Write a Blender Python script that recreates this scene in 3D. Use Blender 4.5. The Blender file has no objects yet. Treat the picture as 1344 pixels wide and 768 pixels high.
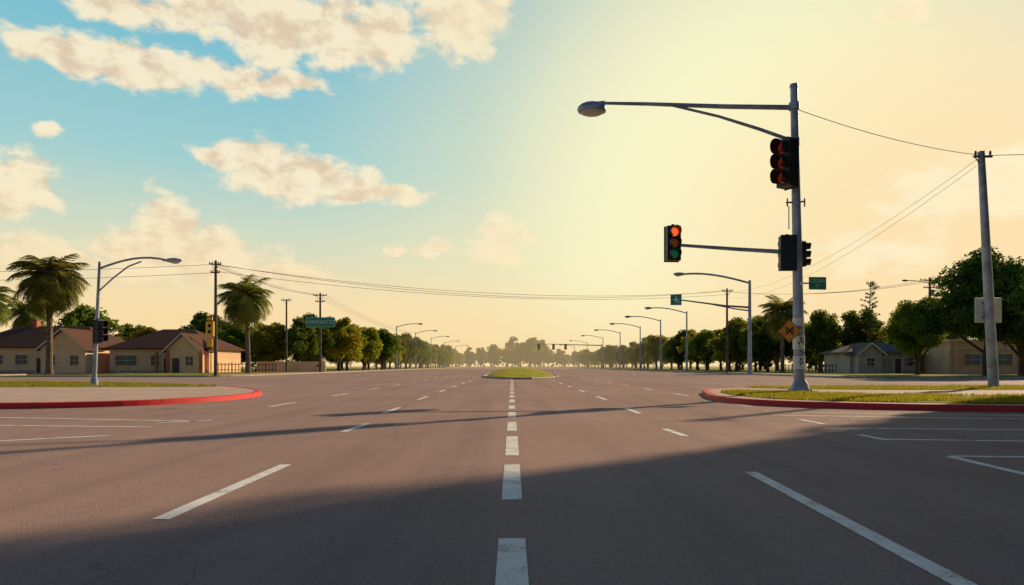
import bpy, math, random
import numpy as np
from mathutils import Vector, Matrix, noise as mnoise
random.seed(7); rng=np.random.default_rng(7)
scene=bpy.context.scene
col=scene.collection
R=math.radians
SUN_AZ=R(46); SUN_EL=R(24)

# ------------------------------------------------------------------ materials
def new_mat(name):
    m=bpy.data.materials.new(name); m.use_nodes=True
    nt=m.node_tree; nt.nodes.clear()
    return m,nt
def N(nt,t,**k):
    n=nt.nodes.new(t)
    for a,b in k.items(): setattr(n,a,b)
    return n
def math_n(nt,op,a,b=None,c=None,clamp=False):
    n=nt.nodes.new('ShaderNodeMath'); n.operation=op; n.use_clamp=clamp
    for i,x in enumerate((a,b,c)):
        if x is None: continue
        if isinstance(x,(int,float)): n.inputs[i].default_value=x
        else: nt.links.new(x,n.inputs[i])
    return n.outputs[0]
def mix_c(nt,f,a,b,mode='MIX'):
    n=nt.nodes.new('ShaderNodeMix'); n.data_type='RGBA'; n.blend_type=mode
    for idx,x in ((0,f),(6,a),(7,b)):
        if isinstance(x,(int,float)): n.inputs[idx].default_value=x
        elif isinstance(x,tuple): n.inputs[idx].default_value=(*x[:3],1)
        else: nt.links.new(x,n.inputs[idx])
    return n.outputs[2]
def smooth(nt,v,a,b,lo=0.0,hi=1.0,interp='SMOOTHSTEP'):
    n=nt.nodes.new('ShaderNodeMapRange'); n.interpolation_type=interp
    nt.links.new(v,n.inputs[0]); n.inputs[1].default_value=a; n.inputs[2].default_value=b
    n.inputs[3].default_value=lo; n.inputs[4].default_value=hi
    return n.outputs[0]
def noise_n(nt,vec,scale,detail=4,rough=.55,dist=0):
    n=N(nt,'ShaderNodeTexNoise'); n.inputs['Scale'].default_value=scale; n.inputs['Detail'].default_value=detail
    n.inputs['Roughness'].default_value=rough; n.inputs['Distortion'].default_value=dist
    nt.links.new(vec,n.inputs['Vector']); return n.outputs[0]
def coords(nt,kind='Object',scale=None):
    tc=N(nt,'ShaderNodeTexCoord'); o=tc.outputs[kind]
    if scale:
        m=N(nt,'ShaderNodeMapping'); m.inputs['Scale'].default_value=scale
        nt.links.new(o,m.inputs[0]); o=m.outputs[0]
    return o
def finish(nt,color,rough=.7,metal=0,spec=.5,bump=None,bstr=.3,bdist=.02,emis=None,estr=0):
    p=N(nt,'ShaderNodeBsdfPrincipled'); o=N(nt,'ShaderNodeOutputMaterial')
    if isinstance(color,tuple): p.inputs['Base Color'].default_value=(*color[:3],1)
    else: nt.links.new(color,p.inputs['Base Color'])
    if isinstance(rough,(int,float)): p.inputs['Roughness'].default_value=rough
    else: nt.links.new(rough,p.inputs['Roughness'])
    p.inputs['Metallic'].default_value=metal
    p.inputs['Specular IOR Level'].default_value=spec
    if emis: p.inputs['Emission Color'].default_value=(*emis,1); p.inputs['Emission Strength'].default_value=estr
    if bump is not None:
        b=N(nt,'ShaderNodeBump'); b.inputs['Strength'].default_value=bstr; b.inputs['Distance'].default_value=bdist
        nt.links.new(bump,b.inputs['Height']); nt.links.new(b.outputs[0],p.inputs['Normal'])
    nt.links.new(p.outputs[0],o.inputs[0]); return p
def simple(name,c,rough=.6,metal=0,var=.25,scale=3.0,spec=.5,bump=.15,emis=None,estr=0,c2=None):
    m,nt=new_mat(name); v=coords(nt)
    n=noise_n(nt,v,scale,4,.6); n2=noise_n(nt,v,scale*9,2,.6)
    f=math_n(nt,'ADD',math_n(nt,'MULTIPLY',n,.7),math_n(nt,'MULTIPLY',n2,.3))
    f=smooth(nt,f,.35,.65)
    d=c2 or tuple(x*(1-var*1.6) for x in c)
    cc=mix_c(nt,f,d,tuple(min(1,x*(1+var*.5)) for x in c))
    finish(nt,cc,rough,metal,spec,n2,bump,.01,emis,estr); return m

def asphalt_mat():
    m,nt=new_mat('asphalt'); v=coords(nt); 
    big=noise_n(nt,v,.09,4,.6); mid=noise_n(nt,v,.8,4,.6); fine=noise_n(nt,v,55,2,.7)
    streak=noise_n(nt,coords(nt,'Object',(1.1,.035,1)),1.0,4,.6)
    c=mix_c(nt,smooth(nt,big,.3,.7),(.34,.210,.162),(.43,.275,.212))
    c=mix_c(nt,math_n(nt,'MULTIPLY',smooth(nt,streak,.42,.72),.5),c,(.20,.130,.106))
    c=mix_c(nt,math_n(nt,'MULTIPLY',smooth(nt,mid,.5,.75),.3),c,(.48,.31,.235))
    vo=N(nt,'ShaderNodeTexVoronoi'); vo.inputs['Scale'].default_value=70; nt.links.new(v,vo.inputs['Vector'])
    sp=smooth(nt,vo.outputs['Color'],.2,.9)
    c=mix_c(nt,math_n(nt,'MULTIPLY',sp,.28),c,(.53,.38,.30))
    c=mix_c(nt,math_n(nt,'MULTIPLY',smooth(nt,fine,.5,.7),.35),c,(.10,.08,.08))
    wv=N(nt,'ShaderNodeVectorMath',operation='ADD'); nn=N(nt,'ShaderNodeTexNoise'); nn.inputs['Scale'].default_value=.9; nn.inputs['Detail'].default_value=4
    nt.links.new(v,nn.inputs['Vector']); sc=N(nt,'ShaderNodeVectorMath',operation='SCALE'); nt.links.new(nn.outputs['Color'],sc.inputs[0]); sc.inputs['Scale'].default_value=1.6
    nt.links.new(v,wv.inputs[0]); nt.links.new(sc.outputs[0],wv.inputs[1])
    cr=N(nt,'ShaderNodeTexVoronoi',feature='DISTANCE_TO_EDGE'); cr.inputs['Scale'].default_value=.28; nt.links.new(wv.outputs[0],cr.inputs['Vector'])
    ck=math_n(nt,'MULTIPLY',smooth(nt,cr.outputs['Distance'],.0,.005,1,0),smooth(nt,mid,.45,.62))
    c=mix_c(nt,math_n(nt,'MULTIPLY',ck,.45),c,(.05,.045,.045))
    oil=noise_n(nt,v,.45,2,.4)
    c=mix_c(nt,math_n(nt,'MULTIPLY',smooth(nt,oil,.66,.8),.4),c,(.10,.075,.07))
    h=math_n(nt,'SUBTRACT',math_n(nt,'ADD',fine,math_n(nt,'MULTIPLY',vo.outputs['Distance'],.6)),math_n(nt,'MULTIPLY',ck,.4))
    finish(nt,c,.75,0,.04,h,.40,.012); return m
def paint_mat(name,c,wear=.55,under=(.30,.20,.16)):
    m,nt=new_mat(name); v=coords(nt)
    a=noise_n(nt,v,3.5,5,.7); b=noise_n(nt,v,38,3,.7)
    w=math_n(nt,'ADD',math_n(nt,'MULTIPLY',a,.55),math_n(nt,'MULTIPLY',b,.45))
    w=smooth(nt,w,wear-.02,wear+.06)
    cc=mix_c(nt,smooth(nt,a,.3,.7),c,tuple(x*.8 for x in c))
    cc=mix_c(nt,math_n(nt,'MULTIPLY',w,.9),cc,under)
    finish(nt,cc,.6,0,.3,b,.3,.005); return m
def grass_mat(name,c1,c2,c3):
    m,nt=new_mat(name); v=coords(nt)
    a=noise_n(nt,v,.25,4,.6); b=noise_n(nt,v,2.2,4,.65); f=noise_n(nt,v,45,2,.7)
    c=mix_c(nt,smooth(nt,a,.35,.65),c1,c2)
    c=mix_c(nt,smooth(nt,b,.5,.72),c,c3)
    c=mix_c(nt,math_n(nt,'MULTIPLY',smooth(nt,f,.4,.7),.5),c,tuple(x*.35 for x in c1))
    finish(nt,c,.9,0,.05,f,.8,.05); return m
def concrete_mat():
    m,nt=new_mat('sidewalk_concrete'); v=coords(nt)
    a=noise_n(nt,v,.5,5,.65); f=noise_n(nt,v,30,3,.7)
    br=N(nt,'ShaderNodeTexBrick'); nt.links.new(v,br.inputs['Vector']); br.inputs['Scale'].default_value=.5
    br.inputs['Mortar Size'].default_value=.008; br.offset=0; br.inputs['Color1'].default_value=(1,1,1,1); br.inputs['Color2'].default_value=(.86,.86,.86,1); br.inputs['Mortar'].default_value=(.3,.3,.3,1)
    c=mix_c(nt,smooth(nt,a,.3,.7),(.70,.49,.35),(.58,.41,.29))
    c=mix_c(nt,math_n(nt,'MULTIPLY',smooth(nt,f,.45,.7),.4),c,(.36,.26,.20))
    c=mix_c(nt,1.0,c,br.outputs['Color'],'MULTIPLY')
    finish(nt,c,.85,0,.15,f,.3,.01); return m
def leaf_mat(name,dark,light,yellow,trans=.35):
    m,nt=new_mat(name); v=coords(nt)
    at=N(nt,'ShaderNodeAttribute',attribute_name='tint')
    oi=N(nt,'ShaderNodeObjectInfo')
    c=mix_c(nt,at.outputs['Fac'],dark,light)
    c=mix_c(nt,math_n(nt,'MULTIPLY',smooth(nt,noise_n(nt,v,3,1),.5,.75),.5),c,yellow)
    hs=N(nt,'ShaderNodeHueSaturation'); nt.links.new(c,hs.inputs['Color'])
    nt.links.new(math_n(nt,'ADD',math_n(nt,'MULTIPLY',oi.outputs['Random'],.05),.47),hs.inputs['Hue'])
    nt.links.new(math_n(nt,'ADD',math_n(nt,'MULTIPLY',oi.outputs['Random'],.6),.85),hs.inputs['Value'])
    p=N(nt,'ShaderNodeBsdfDiffuse'); nt.links.new(hs.outputs[0],p.inputs['Color'])
    t=N(nt,'ShaderNodeBsdfTranslucent'); tcol=mix_c(nt,.45,hs.outputs[0],yellow); nt.links.new(tcol,t.inputs[0])
    mx=N(nt,'ShaderNodeMixShader'); mx.inputs[0].default_value=trans
    nt.links.new(p.outputs[0],mx.inputs[1]); nt.links.new(t.outputs[0],mx.inputs[2])
    o=N(nt,'ShaderNodeOutputMaterial'); nt.links.new(mx.outputs[0],o.inputs[0]); return m
def roof_mat(name,c):
    m,nt=new_mat(name); v=coords(nt)
    w=N(nt,'ShaderNodeTexBrick'); w.inputs['Scale'].default_value=2.2; nt.links.new(v,w.inputs['Vector'])
    w.inputs['Color1'].default_value=(*c,1); w.inputs['Color2'].default_value=(*[x*.7 for x in c],1); w.inputs['Mortar'].default_value=(*[x*.35 for x in c],1)
    w.inputs['Mortar Size'].default_value=.03
    cc=mix_c(nt,math_n(nt,'MULTIPLY',smooth(nt,noise_n(nt,v,.8,4),.4,.7),.4),w.outputs['Color'],tuple(x*.5 for x in c))
    finish(nt,cc,.85,0,.08,w.outputs['Fac'],.4,.03); return m

M={}
M['asphalt']=asphalt_mat()
M['white']=paint_mat('road_paint_white',(.86,.81,.72))
M['white_sign']=simple('sign_white',(.75,.75,.72),.4,var=.08)
M['red_kerb']=paint_mat('red_kerb_paint',(.72,.035,.030),.62,(.34,.12,.09))
M['kerb']=simple('kerb_concrete',(.50,.38,.28),.85,scale=1.5)
M['grass']=grass_mat('grass_ground',(.125,.150,.030),(.23,.24,.055),(.30,.24,.09))
M['verge']=grass_mat('verge_grass',(.22,.25,.030),(.38,.36,.050),(.46,.36,.09))
M['median']=grass_mat('median_grass',(.42,.38,.03),(.58,.47,.05),(.26,.26,.03))
M['concrete']=concrete_mat()
M['bark']=simple('bark',(.11,.075,.05),.9,scale=2.5,var=.4,bump=.8)
M['palm_bark']=simple('palm_bark',(.22,.15,.09),.9,scale=4,var=.4,bump=.8)
M['leaf']=leaf_mat('leaves',(.045,.090,.014),(.16,.24,.030),(.36,.32,.035),.42)
M['leaf_gold']=leaf_mat('leaves_golden',(.095,.130,.014),(.32,.34,.03),(.58,.44,.04),.48)
M['leaf_dark']=leaf_mat('leaves_dark',(.030,.064,.016),(.095,.165,.028),(.20,.21,.03),.38)
M['palm']=leaf_mat('palm_fronds',(.065,.100,.020),(.22,.25,.045),(.42,.34,.06),.42)
M['palm_dry']=simple('dry_fronds',(.24,.16,.08),.9)
M['steel']=simple('galvanised_steel',(.40,.43,.49),.5,.3,scale=1.2,var=.3)
M['steel_dark']=simple('weathered_steel',(.20,.22,.25),.5,.3)
M['wood']=simple('weathered_wood',(.17,.115,.08),.9,scale=3,var=.4,bump=.6)
M['black']=simple('signal_black',(.022,.022,.024),.45,var=.3)
M['lens_red']=simple('lens_red_lit',(.6,.03,.01),.3,emis=(1,.12,.03),estr=1.0)
M['lens_red_off']=simple('lens_red',(.45,.04,.025),.3,emis=(1,.08,.03),estr=.07)
M['lens_dark']=simple('lens_unlit',(.20,.05,.03),.3)
M['lens_amber']=simple('lens_amber',(.26,.08,.02),.3,emis=(1,.30,.04),estr=.05)
M['lens_green']=simple('lens_green_dim',(.02,.18,.08),.3,emis=(.05,.9,.35),estr=.05)
M['green_sign']=simple('sign_green',(.02,.30,.20),.4,var=.15)
M['orange_sign']=simple('sign_orange',(.90,.36,.03),.4,var=.15)
M['yellow_sign']=simple('sign_yellow',(.95,.52,.03),.45,var=.12)
M['ink']=simple('sign_black_ink',(.02,.02,.02),.5)
M['wire']=simple('cable',(.05,.05,.055),.6)
M['glass_lamp']=simple('lamp_glass',(.55,.55,.52),.25,var=.1)
M['wall']=simple('stucco_cream',(.92,.58,.31),.9,scale=.7,var=.08)
M['wall2']=simple('stucco_tan',(.88,.52,.28),.9,scale=.7,var=.08)
M['wall3']=simple('stucco_grey',(.55,.46,.38),.9,scale=.7,var=.2)
M['brickred']=simple('brick_red',(.55,.20,.09),.9)
M['trim']=simple('painted_trim',(.85,.66,.46),.6,var=.1)
M['roof']=roof_mat('roof_tiles_brown',(.19,.095,.062))
M['roof2']=roof_mat('roof_tiles_grey',(.28,.22,.18))
M['door']=simple('door_wood',(.10,.05,.03),.6)
m,nt=new_mat('window_glass'); finish(nt,(.02,.025,.03),.08,0,.8); M['glass']=m

# ------------------------------------------------------------------ mesh helper
class MB:
    def __init__(s): s.v=[];s.f=[];s.m=[]
    def add(s,vs,fs,mi=0):
        o=len(s.v); s.v+= [tuple(x) for x in vs]; s.f+=[tuple(o+i for i in f) for f in fs]; s.m+=[mi]*len(fs); return s
    def box(s,c,d,mi=0,rz=0,ry=0):
        vs=[]; M_=Matrix.Rotation(rz,3,'Z')@Matrix.Rotation(ry,3,'Y')
        for z in(-.5,.5):
            for x,y in((-.5,-.5),(.5,-.5),(.5,.5),(-.5,.5)):
                vs.append(Vector(c)+M_@Vector((x*d[0],y*d[1],z*d[2])))
        return s.add(vs,[(3,2,1,0),(4,5,6,7),(0,1,5,4),(1,2,6,5),(2,3,7,6),(3,0,4,7)],mi)
    def tube(s,path,rad,seg=12,mi=0,cap=True):
        path=[Vector(p) for p in path]; n=len(path)
        if isinstance(rad,(int,float)): rad=[rad]*n
        vs=[];fs=[]; prev=None
        for i,p in enumerate(path):
            t=(path[min(i+1,n-1)]-path[max(i-1,0)]).normalized()
            if prev is None:
                a=Vector((0,0,1)) if abs(t.z)<.9 else Vector((1,0,0)); u=t.cross(a).normalized()
            else: u=(prev-t*prev.dot(t)).normalized()
            prev=u; w=t.cross(u)
            for k in range(seg):
                an=2*math.pi*k/seg; vs.append(p+(u*math.cos(an)+w*math.sin(an))*rad[i])
        for i in range(n-1):
            for k in range(seg):
                a=i*seg+k;b=i*seg+(k+1)%seg; fs.append((a,b,b+seg,a+seg))
        if cap: fs.append(tuple(range(seg))[::-1]); fs.append(tuple((n-1)*seg+k for k in range(seg)))
        return s.add(vs,fs,mi)
    def ell(s,c,r,mi=0,seg=16,rings=10,zmin=-1,zmax=1):
        vs=[];fs=[]
        a0=math.asin(max(-1,zmin));a1=math.asin(min(1,zmax))
        for i in range(rings+1):
            a=a0+(a1-a0)*i/rings
            for k in range(seg):
                b=2*math.pi*k/seg; vs.append((c[0]+r[0]*math.cos(a)*math.cos(b),c[1]+r[1]*math.cos(a)*math.sin(b),c[2]+r[2]*math.sin(a)))
        for i in range(rings):
            for k in range(seg):
                p=i*seg+k;q=i*seg+(k+1)%seg; fs.append((p,q,q+seg,p+seg))
        fs.append(tuple(range(seg))[::-1]); fs.append(tuple(rings*seg+k for k in range(seg)))
        return s.add(vs,fs,mi)
    def poly(s,pts,z,mi=0):
        return s.add([(p[0],p[1],z) for p in pts],[tuple(range(len(pts)))],mi)
def mesh_of(name,mb,mats,smooth=False):
    me=bpy.data.meshes.new(name); me.from_pydata(mb.v,[],mb.f)
    for x in mats: me.materials.append(M[x])
    me.polygons.foreach_set('material_index',mb.m)
    if smooth: me.polygons.foreach_set('use_smooth',[True]*len(me.polygons))
    me.update(); return me
def obj(name,mb,mats,parent=None,loc=(0,0,0),rz=0,smooth=False,bevel=0):
    if isinstance(mats,str): mats=[mats]
    me=mb if isinstance(mb,bpy.types.Mesh) else mesh_of(name,mb,mats,smooth)
    o=bpy.data.objects.new(name,me); col.objects.link(o); o.location=loc; o.rotation_euler[2]=rz
    if parent: o.parent=parent
    if smooth and bevel==0:
        try: me.set_sharp_from_angle(angle=R(40))
        except Exception: pass
    if bevel:
        b=o.modifiers.new('bevel','BEVEL'); b.width=bevel; b.segments=2; b.limit_method='ANGLE'
    return o
def empty(name,loc=(0,0,0),rz=0):
    o=bpy.data.objects.new(name,None); col.objects.link(o); o.location=loc; o.rotation_euler[2]=rz; o.empty_display_size=.5; return o
def chaikin(p,n=2):
    for _ in range(n):
        q=[]
        for i in range(len(p)):
            a=p[i];b=p[(i+1)%len(p)]
            q+=[(a[0]*.75+b[0]*.25,a[1]*.75+b[1]*.25),(a[0]*.25+b[0]*.75,a[1]*.25+b[1]*.75)]
        p=q
    return p
def area(p): return sum(p[i][0]*p[(i+1)%len(p)][1]-p[(i+1)%len(p)][0]*p[i][1] for i in range(len(p)))/2
def inset(p,d):
    if area(p)<0: p=p[::-1]
    out=[]
    n=len(p)
    for i in range(n):
        a=Vector(p[i-1]);b=Vector(p[i]);c=Vector(p[(i+1)%n])
        t1=(b-a).normalized();t2=(c-b).normalized()
        n1=Vector((-t1.y,t1.x));n2=Vector((-t2.y,t2.x)); m_=(n1+n2)
        if m_.length<1e-4: m_=n1
        m_.normalize(); k=d/max(.4,m_.dot(n1)); out.append((b.x+m_.x*k,b.y+m_.y*k))
    return out

# ------------------------------------------------------------------ ground and roads
gb=MB(); gb.add([(-2500,-2500,-.03),(2500,-2500,-.03),(2500,2500,-.03),(-2500,2500,-.03)],[(0,1,2,3)])
obj('ground',gb,'grass')
W0,W1=-30.5,31.0
rb=MB(); rb.poly([(-140,-70),(140,-70),(140,63),(W1,63),(W1,470),(W0,470),(W0,72),(-140,72)],0)
obj('road',rb,'asphalt')

def raised(name,outline,kerbmat,topmat,h=.15,kw=.22):
    if area(outline)<0: outline=outline[::-1]
    ins=inset(outline,kw); n=len(outline)
    e=empty(name)
    kb=MB(); vs=[(p[0],p[1],-.02) for p in outline]+[(p[0]+(q[0]-p[0])*.08,p[1]+(q[1]-p[1])*.08,h-.02) for p,q in zip(outline,ins)]+[(p[0]+(q[0]-p[0])*.22,p[1]+(q[1]-p[1])*.22,h) for p,q in zip(outline,ins)]+[(p[0],p[1],h) for p in ins]+[(p[0],p[1],h-.04) for p in ins]
    fs=[]
    for r in range(4):
        for i in range(n):
            j=(i+1)%n; fs.append((r*n+i,r*n+j,(r+1)*n+j,(r+1)*n+i))
    kb.add(vs,fs); obj('kerb',kb,kerbmat,e)
    tb=MB(); tb.poly(ins,h-.012); obj('surface',tb,topmat,e)
    return e,ins
right_out=chaikin([(7.7,27.5),(6.9,24),(7.0,21.0),(9,18.8),(13.2,17.55),(15.6,16.6),(16.4,14),(16.4,-30),(95,-30),(95,36),(24,36),(13,34.5),(8.6,31)],3)
re_,rin=raised('sidewalk_island',right_out,'red_kerb','concrete',h=.17,kw=.26)
left_out=chaikin([(-95,17.4),(-30,18.0),(-14.5,18.5),(-11.4,19.8),(-9.8,22.5),(-9.6,26),(-11,30.2),(-15.5,36.5),(-24,42.5),(-36,45.6),(-95,47)],3)
le_,lin=raised('sidewalk_island',left_out,'red_kerb','concrete',h=.17,kw=.26)
gp_r1=chaikin([(8.0,27),(7.8,23),(8.2,21.2),(10,19.5),(14,18.3),(18,17.4),(18.5,-28),(60,-28),(60,22.5),(24,23),(13,23.8),(9.6,28.2)],2)
gp_r2=chaikin([(10.5,33),(13,29.5),(24,28.8),(60,28),(60,35.4),(24,35.3),(13.5,33.9)],2)
gp_l1=chaikin([(-90,33),(-30,33),(-15.5,33.5),(-14.6,34.5),(-16.4,36.2),(-24.2,41.8),(-36,45),(-90,46.4)],2)
gb=MB(); gb.poly(gp_r1,.172); gb.poly(gp_r2,.172); obj('grass',gb,'verge')
gb=MB(); gb.poly(gp_l1,.172); obj('grass',gb,'verge')
def inside(p,poly):
    x,y=p; c=False; n=len(poly)
    for i in range(n):
        x1,y1=poly[i];x2,y2=poly[(i+1)%n]
        if (y1>y)!=(y2>y) and x<(x2-x1)*(y-y1)/(y2-y1)+x1: c=not c
    return c
def blades(name,poly,bx,n,h0,h1,z,mat='leaf_gold',w=.018):
    V=[];F=[];T=[]
    k=0;cnt=0
    while cnt<n and k<n*6:
        k+=1
        x=random.uniform(bx[0],bx[1]);y=random.uniform(bx[2],bx[3])
        if not inside((x,y),poly): continue
        if mnoise.noise(Vector((x*.6,y*.6,0)))<-.25: continue
        cnt+=1
        a=random.uniform(0,6.28);h=random.uniform(h0,h1);lx,ly=math.cos(a),math.sin(a); b=random.uniform(0,6.28);le=h*random.uniform(.1,.6)
        o=len(V)
        V+=[(x-lx*w,y-ly*w,z),(x+lx*w,y+ly*w,z),(x+math.cos(b)*le,y+math.sin(b)*le,z+h)]
        F.append((o,o+1,o+2)); t=random.random(); T+=[t,t,t]
    me=bpy.data.meshes.new(name); me.from_pydata(V,[],F); me.materials.append(M[mat])
    at=me.attributes.new('tint','FLOAT','POINT'); at.data.foreach_set('value',T)
    o=bpy.data.objects.new(name,me); col.objects.link(o); return o
blades('grass_tufts',gp_r1,(7.8,20,17.5,28.5),22000,.04,.12,.17)
blades('grass_tufts',gp_r2,(10,30,28,35.5),9000,.04,.13,.17)
blades('grass_tufts',gp_l1,(-42,-14,33,46),16000,.05,.13,.17)

def slab(name,out): return raised(name,chaikin(out,2),'kerb','verge',.15,.25)
slab('grass_verge',[(W1,100),(W1,72),(W1+1,66),(W1+6,63.5),(52,63.5),(53,66),(53,112),(58,113),(58,500),(W1,500)])
slab('grass_verge',[(59,66),(60,63.5),(300,63.5),(300,500),(59,500)])
slab('grass_verge',[(W0,110),(W0,84),(W0-1,76),(W0-6,73),(-50,73),(-52,76),(-52,98),(-60,99),(-60,500),(W0,500)])
slab('grass_verge',[(-62,94),(-62,76),(-64,73),(-300,73),(-300,94)])
sb=MB(); 
for x0,x1,y0,y1 in((33.5,36,67,480),(62,140,66.5,69),(-35,-32.8,78,480)):
    sb.poly([(x0,y0),(x1,y0),(x1,y1),(x0,y1)],.148)
obj('sidewalk',sb,'concrete')
fp=MB(); fp.poly([(-300,94.5),(-62.5,94.5),(-52.5,94.5),(-52.5,98),(-61,99.5),(-61,160),(-300,160)],.03); obj('house_forecourt',fp,'concrete')

mb=MB(); nx,ny=14,70; vs=[];fs=[]
def medw(t): return 4.0*math.sin(math.pi*min(t*5,.5))**.55*(1-.3*t)
def median_pt(t): return 60+t*150
for j in range(ny+1):
    t=(j/ny)**1.5; y=median_pt(t)
    for i in range(nx+1):
        s_=i/nx*2-1; w=medw(max(t,.003)); prof=(1-abs(s_)**3)
        z=.12+.80*prof*min(1,t*6)*(1-.35*t)+.06*mnoise.noise(Vector((s_*w*2,y*.5,0)))
        if abs(s_)==1: z=.0
        vs.append((.9+s_*w,y,z))
for j in range(ny):
    for i in range(nx):
        a=j*(nx+1)+i; fs.append((a,a+1,a+nx+2,a+nx+1))
mb.add(vs,fs); me_e=empty('median_island'); obj('grass_mound',mb,'median',me_e,smooth=True)
kb=MB(); Lp=[];Rp=[]
for j in range(ny+1):
    t=(j/ny)**1.5; w=medw(max(t,.003))+.12; Lp.append((.9-w,median_pt(t)-.1,.06)); Rp.append((.9+w,median_pt(t)-.1,.06))
kb.tube(Lp[::-1]+Rp,.11,6); obj('kerb',kb,'kerb',me_e)

# ------------------------------------------------------------------ road markings
mk=MB()
def seg(x0,y0,x1,y1,w=.14):
    d=Vector((x1-x0,y1-y0)); L=d.length; d/=L; n=Vector((-d.y,d.x))*w/2
    P=[(x0+n.x,y0+n.y),(x0-n.x,y0-n.y),(x1-n.x,y1-n.y),(x1+n.x,y1+n.y)]
    mk.add([(p[0],p[1],.004) for p in P],[(0,1,2,3)])
for a,b in((2.6,4.73),(6.1,8.27),(9.1,11.56),(12.5,14.5),(15.8,17.6),(18.9,20.6)): seg(0.0,a,0.0,b,.185)
y=22.2
while y<58: seg(0,y,0,y+1.9,.185); y+=3.4
seg(-2.74,5.32,-2.74,8.27); seg(-3.06,12.4,-2.98,14.1); seg(-3.24,17.1,-3.22,19.6)
seg(2.46,3.5,2.69,7.7); seg(2.95,11.6,2.89,12.95); seg(3.2,17.1,3.2,19.3)
for y in(24,31,38,45,52,59): seg(-3.3,y,-3.3,y+2.6); seg(3.3,y,3.3,y+2.6)
for X in(-7.1,7.0):
    for y in(20,27,34,41,48,55,62): 
        if not inside((X,y),right_out): seg(X,y,X,y+2.4)
for X in(-11,-18.5,-24.5,11.5,18.5,24.5):
    y=80 if abs(X)>12 else 66
    while y<380: seg(X,y,X,y+3.2,.16); y+=11
for X in(-6.5,7.0):
    y=66
    while y<380: seg(X,y,X,y+3.2,.16); y+=11
seg(-22,17.2,-11.9,15.8,.13); seg(-11.9,15.8,-6.8,14.7,.13); seg(-20,14.9,-7.0,13.3,.13); seg(-15,6.3,-6.9,11.7,.13)
seg(-19,12.5,-11,11.9,.13); seg(-7.4,14.2,-6.6,15.0,.12)
seg(5.97,13.1,15.8,12.2,.13); seg(6.1,11.1,15.8,9.9,.13); seg(6.03,10.97,6.03,11.9,.13)
seg(5.77,9.0,5.6,6.6,.13); seg(5.8,9.03,15.8,8.2,.13); seg(6.3,16.5,15.5,14.4,.13); seg(6.4,14.0,6.4,15.2,.13)
seg(5.7,6.2,15.8,5.0,.13); seg(7.2,17.6,14,15.9,.10)
obj('road_markings',mk,'white')
mh=MB(); mh.tube([(4.2,33,.001),(4.2,33,.012)],.42,24); obj('manhole_cover',mh,'steel_dark')

# ------------------------------------------------------------------ signals, lamps
def signal_head(parent,loc,rz,h=1.3,lens='lit',name='signal_head',w=.42):
    e=empty(name,loc,rz); e.parent=parent
    b=MB(); b.box((0,0,0),(w*h,.26*h,h)); b.box((0,.14*h,0),(w*h*1.12,.03,h*1.04)); b.tube([(0,0,h*.5),(0,0,h*.56)],.05*h,10)
    obj('housing',b,'black',e,bevel=.02)
    cols={'lit':['lens_red','lens_amber','lens_green'],'red':['lens_red_off']*3,'dark':['lens_dark']*3}[lens]
    for i,zc in enumerate((.315,0,-.315)):
        l=MB(); l.ell((0,-.13*h,zc*h),(.125*h,.035*h,.125*h)); obj('lens',l,cols[i],e,smooth=True)
        v=MB(); vs=[];fs=[];n=18
        for k in range(n+1):
            a=R(-55)+R(290)*k/n
            for rr,yy in((.14,.12),(.145,.33),(.155,.33),(.15,.12)):
                vs.append((math.cos(a)*rr*h,-yy*h-(.0 if math.sin(a)<0 else .06*h*math.sin(a))*(yy>.2),zc*h+math.sin(a)*rr*h))
        for k in range(n):
            for q in range(4):
                fs.append((k*4+q,k*4+(q+1)%4,(k+1)*4+(q+1)%4,(k+1)*4+q))
        fs.append((3,2,1,0)); fs.append(tuple(n*4+q for q in range(4)))
        v.add(vs,fs); obj('visor',v,'black',e,smooth=True)
    return e
def cobra(parent,p,ang,s=1.0):
    e=empty('luminaire',p,ang); e.parent=parent
    b=MB(); b.ell((.35*s,0,.0),(.5*s,.2*s,.14*s)); b.tube([(-.25*s,0,0),(.1*s,0,0)],.06*s,10); obj('lamp_housing',b,'steel',e,smooth=True)
    g=MB(); g.ell((.45*s,0,-.07*s),(.28*s,.15*s,.13*s)); obj('lamp_lens',g,'glass_lamp',e,smooth=True)

P=Vector((11.35,26.9,.17)); tl=empty('traffic_light',P)
b=MB(); b.tube([(0,0,.0),(.0,0,.06),(0,0,.3),(-.02,0,.45)],[.40,.38,.30,.22],20)
b.tube([(-.02,0,.4),(-.12,0,6),(-.24,0,12.05)],[.215,.18,.14],20); b.tube([(-.24,0,12.0),(-.24,0,12.12)],[.165,.15],16)
for z in(9.85,11.25,5.55): b.tube([(-.24+.12*(12-z)/12,0,z-.14),(-.24+.12*(12-z)/12,0,z+.14)],.2,18)
obj('pole',b,'steel',tl,smooth=True)
b=MB(); 
for a in range(4): b.tube([(.42*math.cos(a*1.57+.78),.42*math.sin(a*1.57+.78),0),(.42*math.cos(a*1.57+.78),.42*math.sin(a*1.57+.78),.12)],.035,8)
b.box((0,0,.02),(.95,.95,.05)); obj('base_plate',b,'steel_dark',tl)
b=MB(); b.tube([(-.24,0,11.2),(-3,0,11.24),(-6,0,11.34),(-8.1,0,11.38)],[.10,.09,.07,.055],14)
b.tube([(-.2,0,9.85),(-1.6,0,10.35),(-3.2,0,10.85),(-5.1,0,11.30)],[.075,.065,.055,.05],12)
obj('luminaire_arm',b,'steel',tl,smooth=True)
b=MB(); b.ell((-8.2,0,11.12),(.58,.42,.30),zmin=-.35); b.tube([(-8.0,0,11.35),(-7.7,0,11.38)],.09,12); obj('lamp_housing',b,'steel',tl,smooth=True)
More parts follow.
